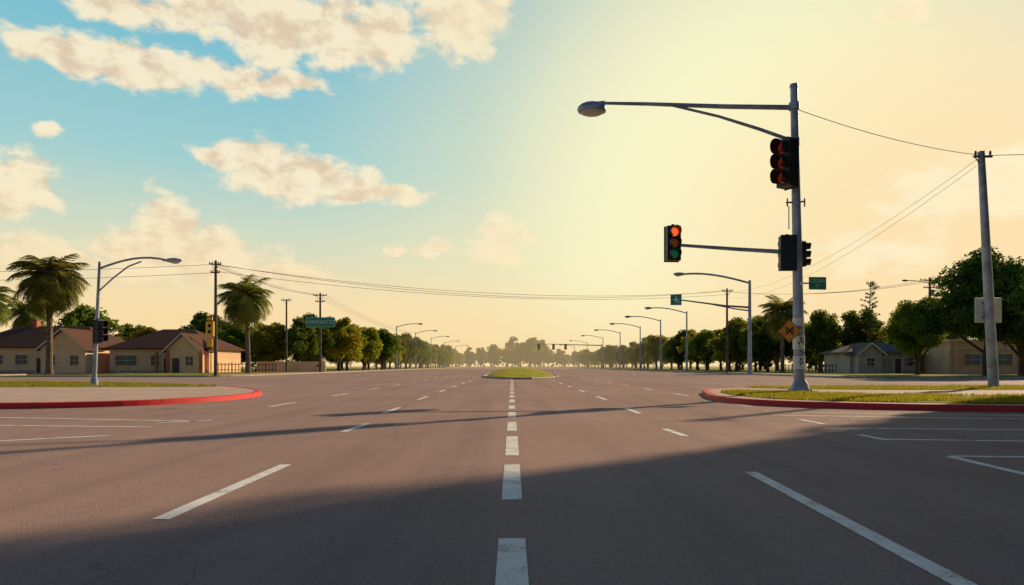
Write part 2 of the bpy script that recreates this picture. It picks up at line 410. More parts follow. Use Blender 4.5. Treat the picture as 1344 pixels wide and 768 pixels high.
b=MB(); b.ell((-8.2,0,11.06),(.50,.36,.20)); obj('lamp_lens',b,'glass_lamp',tl,smooth=True)
b=MB(); b.tube([(-.1,0,5.48),(-2.5,0,5.62),(-4.78,0,5.78)],[.09,.075,.06],14); obj('signal_arm',b,'steel',tl,smooth=True)
b=MB(); b.tube([(-4.75,0,5.78),(-4.75,0,5.95)],.05,8); b.box((-.48,-.1,9.4),(.5,.07,.07)); b.box((-.48,-.1,8.3),(.5,.07,.07)); b.box((-.3,0,6.1),(.5,.07,.07)); b.box((-.3,0,5.3),(.5,.07,.07))
b.tube([(-.55,0,7.45),(.2,0,7.5)],.035,8); b.tube([(-.5,0,7.3),(-.5,0,7.62)],.03,8); b.tube([(.18,0,7.3),(.18,0,7.62)],.03,8); b.tube([(-.46,-.05,6.4),(-.46,-.05,7.3)],.02,6)
obj('brackets',b,'steel_dark',tl)
signal_head(tl,(-5.02,-.05,5.83),R(4),1.36,'lit',w=.40)
signal_head(tl,(-.60,-.22,8.93),R(-62),1.85,'red',w=.34)
signal_head(tl,(-.52,-.02,5.45),R(178),1.35,'dark',w=.42)
signal_head(tl,(.12,.18,5.45),R(100),1.0,'dark',w=.30)
b=MB(); 
for z,hh,r in((1.95,.55,.222),(1.15,.5,.228),(2.75,.32,.215)): b.tube([(-.02-.017*z,0,z-hh/2),(-.02-.017*z,0,z+hh/2)],r,20,cap=False)
obj('pole_stickers',b,'white_sign',tl,smooth=True)
b=MB()
for i in range(26): b.box((-.05+random.uniform(-.1,.1),-.235,.95+random.random()*1.2),(random.uniform(.03,.09),.006,random.uniform(.02,.06)))
obj('sticker_print',b,'ink',tl)
ws=empty('warning_sign',(10.80,26.55,2.55))
b=MB(); b.add([(-.46,0,0),(0,0,-.46),(.46,0,0),(0,0,.46),(-.46,.02,0),(0,.02,-.46),(.46,.02,0),(0,.02,.46)],[(0,1,2,3),(7,6,5,4),(0,4,5,1),(1,5,6,2),(2,6,7,3),(3,7,4,0)]); obj('panel',b,'orange_sign',ws,bevel=.01)
b=MB(); 
for a in(45,-45): b.box((0,-.006,0),(.42,.006,.06),ry=R(a))
b.box((-.13,-.012,.0),(.04,.006,.12),ry=0.4); b.box((.13,-.012,.0),(.04,.006,.12),ry=-.4)
for s1,s2 in((1,1),(1,-1),(-1,1),(-1,-1)):
    b.box((s1*.215,-.007,s2*.215),(.56,.006,.016),ry=R(45)*(s1*s2))
obj('symbol',b,'ink',ws)
b=MB(); b.tube([(0,.05,-.3),(0,.05,.3)],.03,8); b.box((.25,.12,.15),(.5,.05,.05)); b.box((.25,.12,-.15),(.5,.05,.05)); obj('mounting_bracket',b,'steel_dark',ws)
def text(parent,s,loc,size,mat,rz=0):
    c=bpy.data.curves.new('lettering','FONT'); c.body=s; c.size=size; c.align_x='CENTER'; c.align_y='CENTER'; c.extrude=.004
    c.materials.append(M[mat]); o=bpy.data.objects.new('lettering',c); col.objects.link(o); o.parent=parent; o.location=loc; o.rotation_euler=(R(90),0,rz); return o
ss=empty('street_name_sign',(11.95,26.7,4.42),R(6))
b=MB(); b.box((0,0,0),(.72,.03,.5)); obj('panel',b,'green_sign',ss,bevel=.015)
b=MB(); b.box((0,-.018,.235),(.68,.004,.015)); b.box((0,-.018,-.235),(.68,.004,.015)); b.box((-.4,.03,0),(.5,.03,.06)); obj('border',b,'white_sign',ss)
text(ss,'CEDAR',(0,-.02,.09),.2,'white_sign'); text(ss,'ST',(0,-.02,-.11),.17,'white_sign')

def street_lamp(x,y,H,adir,alen,drop=.0,brace=False,r=.1,z0=.15,lean=0.):
    e=empty('street_lamp',(x,y,z0))
    b=MB(); b.tube([(0,0,0),(0,0,.35),(0,0,.4)],[r*1.9,r*1.7,r*1.1],14); b.tube([(0,0,.3),(lean,0,H)],[r*1.15,r*.7],14); obj('pole',b,'steel',e,smooth=True)
    c,s_=math.cos(adir),math.sin(adir); b=MB(); pts=[];n=8
    for i in range(n+1):
        t=i/n; pts.append((lean+c*alen*t,s_*alen*t,H-.35+(.35+alen*.10)*math.sin(t*math.pi*.6)*1.0-drop*t*t))
    b.tube(pts,[r*.55]*(n+1),10)
    if brace: 
        b.tube([(lean*.6,0,H-1.6),(lean+c*alen*.2,s_*alen*.2,H-.85),(lean+c*alen*.42,s_*alen*.42,H-.25),(lean+c*alen*.62,s_*alen*.62,H+.02)],r*.42,8)
    obj('arm',b,'steel',e,smooth=True)
    cobra(e,pts[-1],adir,alen*.13+.45 if alen<6 else 1.5)
    return e
L1=street_lamp(-21.9,35.8,6.5,0,3.55,drop=.25,brace=True,r=.10,lean=.28)
signal_head(L1,(.32,-.1,2.85),R(75),1.2,'dark',w=.36)
b=MB(); b.box((.2,-.1,2.5),(.35,.05,.05)); b.box((.2,-.1,3.15),(.35,.05,.05)); obj('brackets',b,'steel_dark',L1)
RL=street_lamp(28.8,82.7,11.4,math.pi,8.0,drop=.0,r=.22)
b=MB(); b.tube([(0,0,8.1),(-3,0,8.3),(-8.3,0,9.0)],[.13,.11,.08],10); b.tube([(0,0,7.7),(-1.6,0,7.9),(-5,0,8.55)],[.09,.08,.07],8); obj('mast_arm',b,'steel_dark',RL,smooth=True)
sg=empty('street_name_sign',(19.8,82.4,9.15)); b=MB(); b.box((0,0,0),(1.35,.06,1.3)); obj('panel',b,'green_sign',sg,bevel=.03)
b=MB(); b.box((0,-.05,0),(.7,.03,.16)); b.box((0,-.052,0.05),(.16,.03,.8)); b.box((.3,-.05,-.3),(.3,.03,.12)); obj('symbol',b,'white_sign',sg)
for X,yy in((28,125),(28,147),(28.3,172),(28,202),(28,240),(28,290),(28,350)): street_lamp(X+4,yy,11-.0,math.pi,6.5,r=.17)
for X,yy in((-31.8,188),(-31.8,225),(-31.8,268),(-31.8,320),(-31.8,385)): street_lamp(X,yy,12,0,6.0,r=.18)
fg=empty('traffic_light',(33.5,255,.15)); b=MB(); b.tube([(0,0,0),(0,0,9)],[.25,.18],12); b.tube([(0,0,8.6),(-24,0,9.2)],[.2,.1],10); obj('mast',b,'steel_dark',fg,smooth=True)
for x in(-23.5,-18,-13.5): signal_head(fg,(x,-.3,8.1),0,2.1,'dark')

# ------------------------------------------------------------------ utility poles and cables
def utility_pole(x,y,H,lean=0,mat='wood',arms=((.55,2.2),),r=.15):
    e=empty('utility_pole',(x,y,.12)); b=MB(); b.tube([(0,0,0),(lean*.5,0,H*.5),(lean,0,H)],[r*1.15,r,r*.75],12); obj('pole',b,mat,e,smooth=True)
    if arms:
        b=MB()
        for dz,w in arms:
            b.box((lean,-.12,H-dz),(w,.1,.13))
            for k in(-.46,-.25,.25,.46): b.tube([(lean+w*k,-.12,H-dz),(lean+w*k,-.12,H-dz+.14),(lean+w*k,-.12,H-dz+.26)],[.03,.06,.045],8)
        b.tube([(lean-arms[0][1]*.3,-.14,H-arms[0][0]),(lean,-.14,H-arms[0][0]-.8)],.025,6); b.tube([(lean+arms[0][1]*.3,-.14,H-arms[0][0]),(lean,-.14,H-arms[0][0]-.8)],.025,6)
        obj('crossarm',b,mat,e)
    return e
U0=utility_pole(23,32.6,11.3,lean=-.6,mat='steel',arms=None,r=.2)
b=MB(); b.box((-.55,-.05,11.05),(.9,.08,.09)); 
for k in(-.9,-.65,-.2): b.tube([(k,-.05,11.08),(k,-.05,11.2),(k,-.05,11.32)],[.03,.06,.04],8)
b.tube([(-.95,-.05,11.05),(-.6,-.02,10.6)],.025,6); obj('crossarm',b,'steel_dark',U0)
b=MB(); b.box((-.05,.3,3.75),(1.3,.04,1.2)); obj('sign_back_panel',b,'white_sign',U0,bevel=.02)
b=MB(); b.box((-.12,.24,4.1),(.5,.08,.06)); b.box((-.12,.24,3.4),(.5,.08,.06)); b.tube([(-.12,-.0,.4),(-.12,-.18,.4)],.05,8); obj('brackets',b,'steel_dark',U0)
U1=utility_pole(-31.9,73.5,12.4,arms=((.4,1.3),(1.3,1.0)),r=.17)
b=MB(); b.box((-.45,-.35,5.0),(.85,.35,1.6)); b.box((-.45,-.35,3.5),(.6,.3,.8)); b.box((-.45,-.35,6.1),(.6,.3,.35)); obj('pedestrian_signal_box',b,'yellow_sign',U1,bevel=.05)
b=MB(); b.ell((-.45,-.53,5.35),(.2,.05,.2)); b.ell((-.45,-.53,4.7),(.2,.05,.2)); obj('signal_lens',b,'black',U1,smooth=True)
U2=utility_pole(-30.9,110,12.8,arms=((.4,2.2),(1.4,1.5)),r=.19)
U3=utility_pole(-37,112,12,arms=((.2,1.6),),r=.16)
U4=utility_pole(31.5,100,12.4,arms=((.4,1.6),),r=.17)
U5=utility_pole(61.2,100,14,arms=((.4,3.0),(1.5,2.0)),r=.2)
b=MB(); b.tube([(0,0,13.2),(-2,0,13.5),(-3.4,0,13.6)],.06,8); b.ell((-3.6,0,13.55),(.5,.2,.15)); b.tube([(.25,-.2,11.3),(.25,-.2,12.2)],.25,12); obj('lamp_and_transformer',b,'steel_dark',U5,smooth=True)
bs=empty('street_name_sign',(-30.7,109.3,8.15)); b=MB(); b.box((0,0,0),(4.7,.08,1.6)); obj('panel',b,'green_sign',bs,bevel=.04)
b=MB(); 
for z in(-.74,.74): b.box((0,-.05,z),(4.5,.02,.05))
for x in(-2.25,2.25): b.box((x,-.05,0),(.05,.02,1.45))
obj('border',b,'white_sign',bs); text(bs,'VERMONT ST',(0,-.05,0),.74,'white_sign')
def wire(name,a,b_,sag,r=.022,n=24):
    pts=[]; a=Vector(a);b_=Vector(b_)
    for i in range(n+1):
        t=i/n; p=a.lerp(b_,t); p.z-=sag*4*t*(1-t); pts.append(p)
    m_=MB(); m_.tube(pts,r,6); return obj(name,m_,'wire',smooth=True)
wire('power_line',(11.1,26.9,11.35),(22.2,32.55,11.25),.25,.013)
for k,(dx,dz,sg_) in enumerate(((-.5,0,2.2),(.0,-.15,1.8),(.4,-.9,1.7))): wire('power_line',(-31.9+dx,73.4,12.2+dz),(31.5+dx,99.9,12.2+dz*.6),sg_,.022,40)
for dx in(-.9,-.4,.5): wire('power_line',(-31.9+dx*.5,73.4,12.1),(-30.9+dx,109.9,12.6),.6,.02)
for z_ in(12.1,11.2): wire('power_line',(-31.9,73.4,z_),(-105,66,z_+.3),1.4,.022)
for dx in(-.9,0,.9): wire('power_line',(-30.9+dx,110,12.5),(-34+dx,235,12.5),1.2,.02)
wire('power_line',(22.4,32.5,11.2),(31.5,100,12.1),1.8,.009); wire('power_line',(22.4,32.5,11.2),(70,22,12.4),.8,.015); wire('power_line',(22.1,32.5,10.7),(31.5,100,11.2),1.9,.009)
for dx in(-1.2,0,1.2): wire('power_line',(61.2+dx,100,13.7),(130,92+dx,13.7),1.3,.025); wire('power_line',(61.2+dx,100,13.7),(31.5,100,12),1.0,.02)

# ------------------------------------------------------------------ houses
def wall_window(parent,x,y,z,w,h):
    b=MB(); fr=.09
    b.box((x,y-.04,z+h/2+fr/2),(w+2*fr,.12,fr)); b.box((x,y-.06,z-h/2-fr/2),(w+2*fr+.1,.18,fr)); b.box((x-w/2-fr/2,y-.04,z),(fr,.12,h)); b.box((x+w/2+fr/2,y-.04,z),(fr,.12,h)); b.box((x,y-.03,z),(.05,.06,h)); b.box((x,y-.031,z),(w,.05,.05))
    obj('window_frame',b,'trim',parent); g=MB(); g.box((x,y-.008,z),(w,.016,h)); obj('window',g,'glass',parent)
def hip_roof(parent,x0,x1,y0,y1,ze,zr,mat='roof',ov=.6):
    b=MB(); x0-=ov;x1+=ov;y0-=ov;y1+=ov; ym=(y0+y1)/2; k=(y1-y0)/2*.85; t=.18
    v=[(x0,y0,ze),(x1,y0,ze),(x1,y1,ze),(x0,y1,ze),(x0+k,ym,zr),(x1-k,ym,zr),(x0,y0,ze-t),(x1,y0,ze-t),(x1,y1,ze-t),(x0,y1,ze-t)]
    b.add(v,[(0,1,5,4),(1,2,5),(2,3,4,5),(3,0,4),(0,6,7,1),(1,7,8,2),(2,8,9,3),(3,9,6,0),(9,8,7,6)]); obj('roof',b,mat,parent)
def gable_wing(parent,x0,x1,y0,y1,ze,zr,wall='wall',mat='roof',ov=.5):
    xm=(x0+x1)/2; b=MB(); b.box((xm,(y0+y1)/2,ze/2),(x1-x0,y1-y0,ze))
    b.add([(x0,y0,ze),(x1,y0,ze),(xm,y0,zr-.15)],[(0,1,2)]); obj('wing_walls',b,wall,parent)
    b=MB(); t=.16; sl=(zr-ze)/((x1-x0)/2)
    for s_ in(-1,1):
        xe=xm+s_*((x1-x0)/2+ov); zz=ze-sl*ov
        v=[(xe,y0-ov,zz),(xm,y0-ov,zr),(xm,y1+3.5,zr),(xe,y1+1.0,zz)]
        v+=[(a,b2,c+t) for a,b2,c in v]
        f=[(0,1,2,3),(7,6,5,4),(0,4,5,1),(1,5,6,2),(2,6,7,3),(3,7,4,0)]; b.add(v,f)
    obj('wing_roof',b,mat,parent)
    b=MB()
    for s_ in(-1,1):
        xe=xm+s_*((x1-x0)/2+ov); zz=ze-sl*ov
        b.add([(xe,y0-ov-.04,zz-.12),(xm,y0-ov-.04,zr-.12),(xm,y0-ov-.04,zr+.18),(xe,y0-ov-.04,zz+.18)],[(0,1,2,3)])
    obj('bargeboard',b,'trim',parent)
def house(x,y,W,D,ze,zr,wall='wall',roof='roof',wings=(),wins=(),doors=()):
    e=empty('stucco_house',(x,y,.1)); b=MB(); b.box((0,D/2,ze/2),(W,D,ze)); obj('walls',b,wall,e)
    pb=MB(); pb.box((0,-.03,.2),(W+.06,.05,.4)); obj('plinth',pb,'kerb',e)
    hip_roof(e,-W/2,W/2,0,D,ze+.05,zr,roof)
    for (a,c,d,ze2,zr2,wl) in wings: gable_wing(e,a,c,-d,.5,ze2,zr2,wl,roof)
    for (wx,wy,wz,ww,wh) in wins: wall_window(e,wx,wy,wz,ww,wh)
    for (dx,dy,dw,dh) in doors:
        b=MB(); b.box((dx,dy-.03,dh/2),(dw,.08,dh)); obj('door',b,'door',e)
        b=MB(); b.box((dx,dy-.05,dh+.08),(dw+.3,.12,.14)); b.box((dx-dw/2-.07,dy-.05,dh/2),(.14,.12,dh)); b.box((dx+dw/2+.07,dy-.05,dh/2),(.14,.12,dh)); obj('door_frame',b,'trim',e)
    return e
h1=house(-73,103,21,12,3.9,7.4,'wall','roof',wings=((3.6,10.2,2.5,3.7,6.5,'wall'),),wins=((-8,0,2,1.6,1.4),(-4.6,0,2,1.6,1.4),(-1,0,2,1.8,1.4),(5.2,-2.5,1.9,1.2,1.4),(8.6,-2.5,1.9,1.2,1.4)),doors=((1.8,0,1.0,2.2),))
b=MB(); b.box((-3,6,7.4),(.9,.9,1.8)); b.box((-3,6,8.35),(1.1,1.1,.15)); obj('chimney',b,'brickred',h1)
h2=house(-53.2,103,15,12,3.7,6.9,'wall2','roof',wings=((2.2,7.0,2.2,3.5,5.8,'wall'),),wins=((-5,0,1.9,3.2,1.5),(-.6,0,1.9,1.3,1.5),(5.6,-2.2,1.8,1.1,1.3)),doors=((1.2,0,1.0,2.2),(3.6,-2.2,1.1,2.2)))
b=MB()
for x_ in(.4,2.0): b.box((x_,-1.6,1.6),(.28,.28,3.2))
obj('porch_posts',b,'brickred',h2)
b=MB(); b.box((7.35,-2.35,1.7),(.5,.25,3.4)); b.box((2.4,-2.33,1.7),(.45,.25,3.4)); obj('brick_piers',b,'brickred',h2)
h3=house(53,97,10,8,3.0,4.5,'wall3','roof2',wings=((-4.5,-1.2,1.4,2.9,4.2,'wall3'),),wins=((.3,0,1.6,1.3,1.2),(3.3,0,1.6,1.3,1.2),(-2.8,-1.4,1.6,1.2,1.1)),doors=((1.8,0,.9,2.1),))
lb=empty('low_commercial_building',(75,92,.1)); b=MB(); b.box((0,5,2.2),(32,10,4.4)); obj('walls',b,'wall2',lb)
b=MB(); b.box((0,5,4.5),(32.6,10.6,.3)); b.box((0,-.1,3.4),(32.2,.3,.18)); obj('parapet',b,'trim',lb)
for i in range(7): wall_window(lb,-13+i*4.3,0,1.9,2.2,1.5)
b=MB(); 
for i in range(8): b.box((-15.2+i*4.3,-.1,2.1),(.4,.24,4.2))
obj('pilasters',b,'wall',lb)
def fence(x0,y0,x1,y1,h=1.1,name='wooden_fence',mat='wood'):
    e=empty(name,(0,0,.12)); b=MB(); L=math.hypot(x1-x0,y1-y0); n=int(L/.45); an=math.atan2(y1-y0,x1-x0)
    for i in range(n+1):
        t=i/n; b.box((x0+(x1-x0)*t,y0+(y1-y0)*t,h/2),(.1 if i%5 else .16,.06,h*(1 if i%5 else 1.12)),rz=an)
    obj('palings',b,mat,e); b=MB()
    for z in(.3*h,.85*h): b.box(((x0+x1)/2,(y0+y1)/2+.06,z),(L,.05,.09),rz=an)
    obj('rails',b,mat,e)
fence(39,101,47,99,1.3); fence(-44,101,-36,104,1.5)
gw=MB(); gw.box((-38.5,119,.9),(12,.25,1.8)); gw.box((-38.5,119,1.85),(12.2,.4,.12)); obj('garden_wall',gw,'wall',bevel=.02)

# ------------------------------------------------------------------ trees
def leaf_arrays(cent,rad,npc,size,seed,flat=.8):
    g=np.random.default_rng(seed); cent=np.array(cent);rad=np.array(rad)
    idx=np.repeat(np.arange(len(cent)),npc); n=len(idx)
    d=g.normal(size=(n,3)); d/=np.linalg.norm(d,axis=1)[:,None]
    r=g.random(n)**.45; p=cent[idx]+d*(rad[idx]*r)[:,None]*np.array([1,1,flat])
    nm=d*.8+g.normal(size=(n,3))*.7+np.array([0,0,.35]); nm/=np.linalg.norm(nm,axis=1)[:,None]
    a=np.cross(nm,g.normal(size=(n,3))); a/=np.linalg.norm(a,axis=1)[:,None]; b=np.cross(nm,a)
    s=size*g.uniform(.6,1.4,n)[:,None]
    V=np.stack([p-a*s,p-b*s*.5+nm*s*.15,p+a*s,p+b*s*.5+nm*s*.15],1).reshape(-1,3)
    ct=g.random(len(cent)); t=np.clip(ct[idx]*.6+g.random(n)*.4,0,1)
    return V,np.repeat(t,4)
def build_tree_mesh(name,mb,V,T,leafmat,barkmat='bark'):
    nv=len(mb.v); nl=len(V)//4
    verts=np.vstack([np.array(mb.v) if nv else np.zeros((0,3)),V])
    F=list(mb.f)+[tuple(x) for x in (np.arange(nl*4).reshape(-1,4)+nv)]
    me=bpy.data.meshes.new(name); me.from_pydata(verts.tolist(),[],F)
    me.materials.append(M[barkmat]); me.materials.append(M[leafmat])
    me.polygons.foreach_set('material_index',[0]*len(mb.f)+[1]*nl)
    at=me.attributes.new('tint','FLOAT','POINT'); at.data.foreach_set('value',np.concatenate([np.zeros(nv),T]).astype(np.float32))
    me.update(); return me
def tree_mesh(seed,leafmat,nc=46,npc=190,rx=.42,low=.2,size=.024,trunk=True,top=1.0):
    g=random.Random(seed); mb=MB(); H=1.0
    cz=(low+top)/2; rz=(top-low)/2
    cents=[];rads=[]
    while len(cents)<nc:
        x,y,z=[g.uniform(-1,1) for _ in range(3)]; d=math.sqrt(x*x+y*y+z*z)
        if d>1 or d<.35: continue
        w=1.0 if z<.1 else 1-.35*z
        lump=.80+.36*mnoise.noise(Vector((x*1.6+seed,y*1.6,z*1.6)))
        r=g.uniform(.07,.14)*(1.0 if rx>.3 else .8)
        cents.append((x*rx*w*lump*.92,y*rx*w*lump*.92,cz+z*(rz-.07)*lump)); rads.append(r)
    if trunk:
        b1=low+.12; mb.tube([(0,0,-.01),(.004,0,.03),(.01*g.uniform(-1,1),.01,b1*.6),(.02*g.uniform(-1,1),0,b1),(.0,.01,cz+.1)],[.036,.027,.022,.018,.006],9)
        for k in range(0,len(cents),3):
            c=Vector(cents[k]); st=Vector((0,0,g.uniform(low*.8,max(low*.9,min(cz,c.z))))); mid=st.lerp(c,.5)+Vector((0,0,-.03))
            mb.tube([st,mid,c],[.013,.008,.003],5,cap=False)
    V,T=leaf_arrays(cents,rads,npc,size,seed,.75)
    return build_tree_mesh('tree_mesh',mb,V,T,leafmat)
TV=[tree_mesh(1,'leaf',low=.1),tree_mesh(2,'leaf',rx=.36,low=.05),tree_mesh(3,'leaf_gold',rx=.40,low=.04),tree_mesh(4,'leaf_dark',rx=.46,low=.06),tree_mesh(5,'leaf_gold',rx=.34,low=.02,nc=40)]
BIG=[tree_mesh(11,'leaf_dark',nc=100,npc=260,rx=.46,low=.12,size=.017),tree_mesh(12,'leaf',nc=100,npc=260,rx=.44,low=.12,size=.017)]
SHR=tree_mesh(21,'leaf_dark',nc=26,npc=130,rx=.9,low=-.05,size=.05,trunk=False)
NEAR=tree_mesh(31,'leaf_dark',nc=150,npc=170,rx=.36,low=.17,size=.02)
def tree(name,me,x,y,h,parent=None,sx=1.0,z=.1):
    o=bpy.data.objects.new(name,me); col.objects.link(o); o.location=(x,y,z); o.scale=(h*sx,h*sx,h); o.rotation_euler[2]=random.uniform(0,6.28)
    if parent: o.parent=parent
    return o
tree('oak_tree',BIG[0],51.5,74,14.6,sx=1.02); tree('oak_tree',BIG[1],59,79,13.6,sx=1.0); tree('oak_tree',BIG[0],67,76,14); tree('oak_tree',BIG[1],47.5,80,10,sx=.95); tree('oak_tree',BIG[1],54.5,70,9.5,sx=1.0)
tree('oak_tree',BIG[1],64,108,12.5,sx=1.0); tree('oak_tree',TV[0],58,114,12.0); tree('oak_tree',TV[1],50.5,112,12.2,sx=.95); tree('oak_tree',TV[3],45,120,10)
tree('oak_tree',TV[2],-34.3,136,13.6,sx=.9); tree('oak_tree',TV[4],-35.2,146,12.2,sx=1.05); tree('oak_tree',TV[0],-39,128,11.5); tree('oak_tree',TV[2],-45,126,11.5)
tree('oak_tree',TV[1],-50.5,126,10.5); tree('oak_tree',TV[2],-34.2,157,12.5,sx=1.0)
for x,y,h,sx in((27.3,30.0,26,.39),(26.2,25.5,25,.48),(24.5,21,23,.60),(22.8,16.0,21,.70),(21.8,10.0,20,.76),(29.5,23,22,.60),(29,15,21,.74),(20.8,3,19,.83),(28,5,20,.83),(21,-5,19,.83)):  # unseen trees added off frame, proportioned to throw the foreground shadow
    tree('shadow_caster_tree',NEAR,x,y,h,sx=sx)
tlm=empty('distant_tree_line')
g=random.Random(5)
for X in range(-125,-40,7): tree('tree',g.choice([TV[3],TV[0],BIG[0],TV[2]]),X+g.uniform(-2,2),132+g.uniform(-6,8),g.uniform(10,14.5),tlm,sx=g.uniform(.8,1.25))
for X in range(-230,-40,14): tree('tree',TV[3],X,165+g.uniform(-6,8),g.uniform(10,14),tlm,sx=1.3)
y=165
while y<470:
    for X,hh in((-35.5,12.5),(-43,13)):
        tree('tree',g.choice([TV[2],TV[0],TV[1],TV[4]]),X+g.uniform(-1.5,1.5),y+g.uniform(-3,3),hh*g.uniform(.8,1.12),tlm,sx=g.uniform(.85,1.2))
    y+=9+ (y-165)*.03
y=124
while y<470:
    for X,hh in((44,11.0),(52,12)):
        tree('tree',g.choice([TV[2],TV[0],TV[1],TV[4],TV[3]]),X+g.uniform(-1.5,1.5),y+g.uniform(-3,3),hh*g.uniform(.8,1.15),tlm,sx=g.uniform(.9,1.25))
    y+=9+(y-124)*.03
for X in range(58,180,9): tree('tree',g.choice([TV[3],TV[0],TV[1]]),X+g.uniform(-2,2),130+g.uniform(-6,8),g.uniform(9.5,12.5),tlm,sx=g.uniform(.95,1.25))
for X in range(58,230,16): tree('tree',TV[3],X,165+g.uniform(-6,8),g.uniform(10,13),tlm,sx=1.3)
for X in range(-130,-30,6): tree('shrub',SHR,X,122+g.uniform(-2,2),g.uniform(2,3.2),tlm)
for X in range(46,150,6): tree('shrub',SHR,X,122+g.uniform(-2,2),g.uniform(2,3.2),tlm)
for X,yy,hh in((-12,470,20),(-3,485,17),(6,480,22),(13,475,26),(20,480,22),(26,490,16),(-22,480,16),(-30,470,15),(34,485,14),(44,480,13),(0,500,24),(17,500,24),(-40,480,14)):
    tree('tree',g.choice([TV[0],TV[3],TV[2]]),X,yy,hh,tlm,sx=g.uniform(.8,1))
for X in range(-60,70,8): tree('shrub',SHR,X,462,7,tlm)
for X in range(-340,340,18): tree('tree',TV[3],X,520+g.uniform(-10,10),g.uniform(12,16),tlm,sx=1.5)

def pine(x,y,H):
    g=random.Random(9); mb=MB(); mb.tube([(0,0,0),(.01,0,.5),(.0,0,1)],[.014,.009,.002],8); c=[];r=[]
    for i in range(34):
        z=.42+.56*(i/33)**.9+g.uniform(-.015,.015); w=.115*(1-.55*(i/33))*g.uniform(.45,1.25); a=g.uniform(0,6.28)
        e=Vector((math.cos(a)*w,math.sin(a)*w,z+w*g.uniform(.1,.6))); mb.tube([(0,0,z),e],[.004,.0015],4,cap=False)
        for q in(.6,1.0): c.append(tuple(Vector((0,0,z)).lerp(e,q))); r.append(g.uniform(.014,.030))
    V,T=leaf_arrays(c,r,26,.007,4,.7); me=build_tree_mesh('pine_mesh',mb,V,T,'leaf_dark'); return tree('pine_tree',me,x,y,H)
pine(54.6,104,14.0)

def palm_mesh(seed,nf=46):
    g=random.Random(seed); mb=MB(); top=Vector((g.uniform(-.35,.35),g.uniform(-.3,.3),8.3))
    path=[];rad=[]
    for i in range(24):
        t=i/23; path.append((top.x*t*t,top.y*t*t,8.3*t)); rad.append((.38 if t<.04 else .27-.06*t)*(1+.07*(i%2))+(.10*max(0,t-.85)/.15))
    mb.tube(path,rad,12)
    V=[];T=[]
    def frond(a,e0,L,droop,t0):
        d=Vector((math.cos(a),math.sin(a),0)); s=Vector((-math.sin(a),math.cos(a),0)); p=top.copy(); el=e0; n=14; st=L/n
        for i in range(n):
            q=i/n; dirv=d*math.cos(el)+Vector((0,0,math.sin(el))); p2=p+dirv*st; el-=droop/n*(1+q)
            if i>1:
                l=L*.36*math.sin(math.pi*min(1,(q+.12)*.95))**.7
                for sgn in(-1,1):
                    for k in(0.,.5):
                        b0=p.lerp(p2,k); tip=b0+(s*sgn*.78+dirv*.6+Vector((0,0,-.28-.2*g.random())))*l*g.uniform(.8,1.1)
                        w=dirv*.075; V.extend([b0-w,b0+w,tip+w*.3,tip-w*.3]); T.extend([t0]*4)
            w2=s*.04*(1-q); V.extend([p-w2,p+w2,p2+w2,p2-w2]); T.extend([t0]*4)
            p=p2
    for i in range(nf):
        u=i/nf; frond(i*2.4+g.uniform(-.2,.2),R(82)-u*R(125),g.uniform(3.1,4.1),R(55)+g.random()*R(35),g.random()*(1-.5*u))
    V=np.array([tuple(v) for v in V]); T=np.array(T)
    return build_tree_mesh('palm_mesh',mb,V,T,'palm','palm_bark')
PM=[palm_mesh(1,64),palm_mesh(2,58),palm_mesh(3,50)]
def palm(i,x,y,s): 
    o=bpy.data.objects.new('palm_tree',PM[i]); col.objects.link(o); o.location=(x,y,.1); o.scale=(s,s,s); o.rotation_euler[2]=random.uniform(0,6); return o
palm(0,-61.0,90,1.50); palm(1,-36.7,95,1.26); palm(2,-75.8,98,1.25); palm(1,41.6,105,1.12); palm(0,-83,118,1.2)

V=[];F=[]
for i in range(500):
    if random.random()<.5: x=random.uniform(-20,-9);y=random.uniform(16.5,19.5)
    else: x=random.uniform(6,15.5);y=random.uniform(14,20)
    if inside((x,y),right_out) or inside((x,y),left_out): continue
    a=random.uniform(0,6.28);s=random.uniform(.02,.05);o=len(V)
    for k in range(4):
        rr=s*(1 if k%2 else .5); V.append((x+math.cos(a+k*1.57)*rr,y+math.sin(a+k*1.57)*rr,.012+.012*(k%2)*random.random()))
    F.append((o,o+1,o+2,o+3))
me=bpy.data.meshes.new('fallen_leaves'); me.from_pydata(V,[],F); me.materials.append(M['palm_dry']); col.objects.link(bpy.data.objects.new('fallen_leaves',me))

# ------------------------------------------------------------------ haze lying over the far end of the avenue
hz=MB(); hz.box((0,915,14.5),(1800,1470,33)); ho=obj('haze',hz,'wire')
m,nt=new_mat('haze_volume'); va=N(nt,'ShaderNodeVolumeAbsorption'); va.inputs['Color'].default_value=(0,0,0,1); va.inputs['Density'].default_value=.0011
em=N(nt,'ShaderNodeEmission'); em.inputs['Color'].default_value=(1,.74,.38,1); em.inputs['Strength'].default_value=.0011*.95
ad=N(nt,'ShaderNodeAddShader'); nt.links.new(va.outputs[0],ad.inputs[0]); nt.links.new(em.outputs[0],ad.inputs[1]); o_=N(nt,'ShaderNodeOutputMaterial'); nt.links.new(ad.outputs[0],o_.inputs['Volume'])
ho.data.materials.clear(); ho.data.materials.append(m)

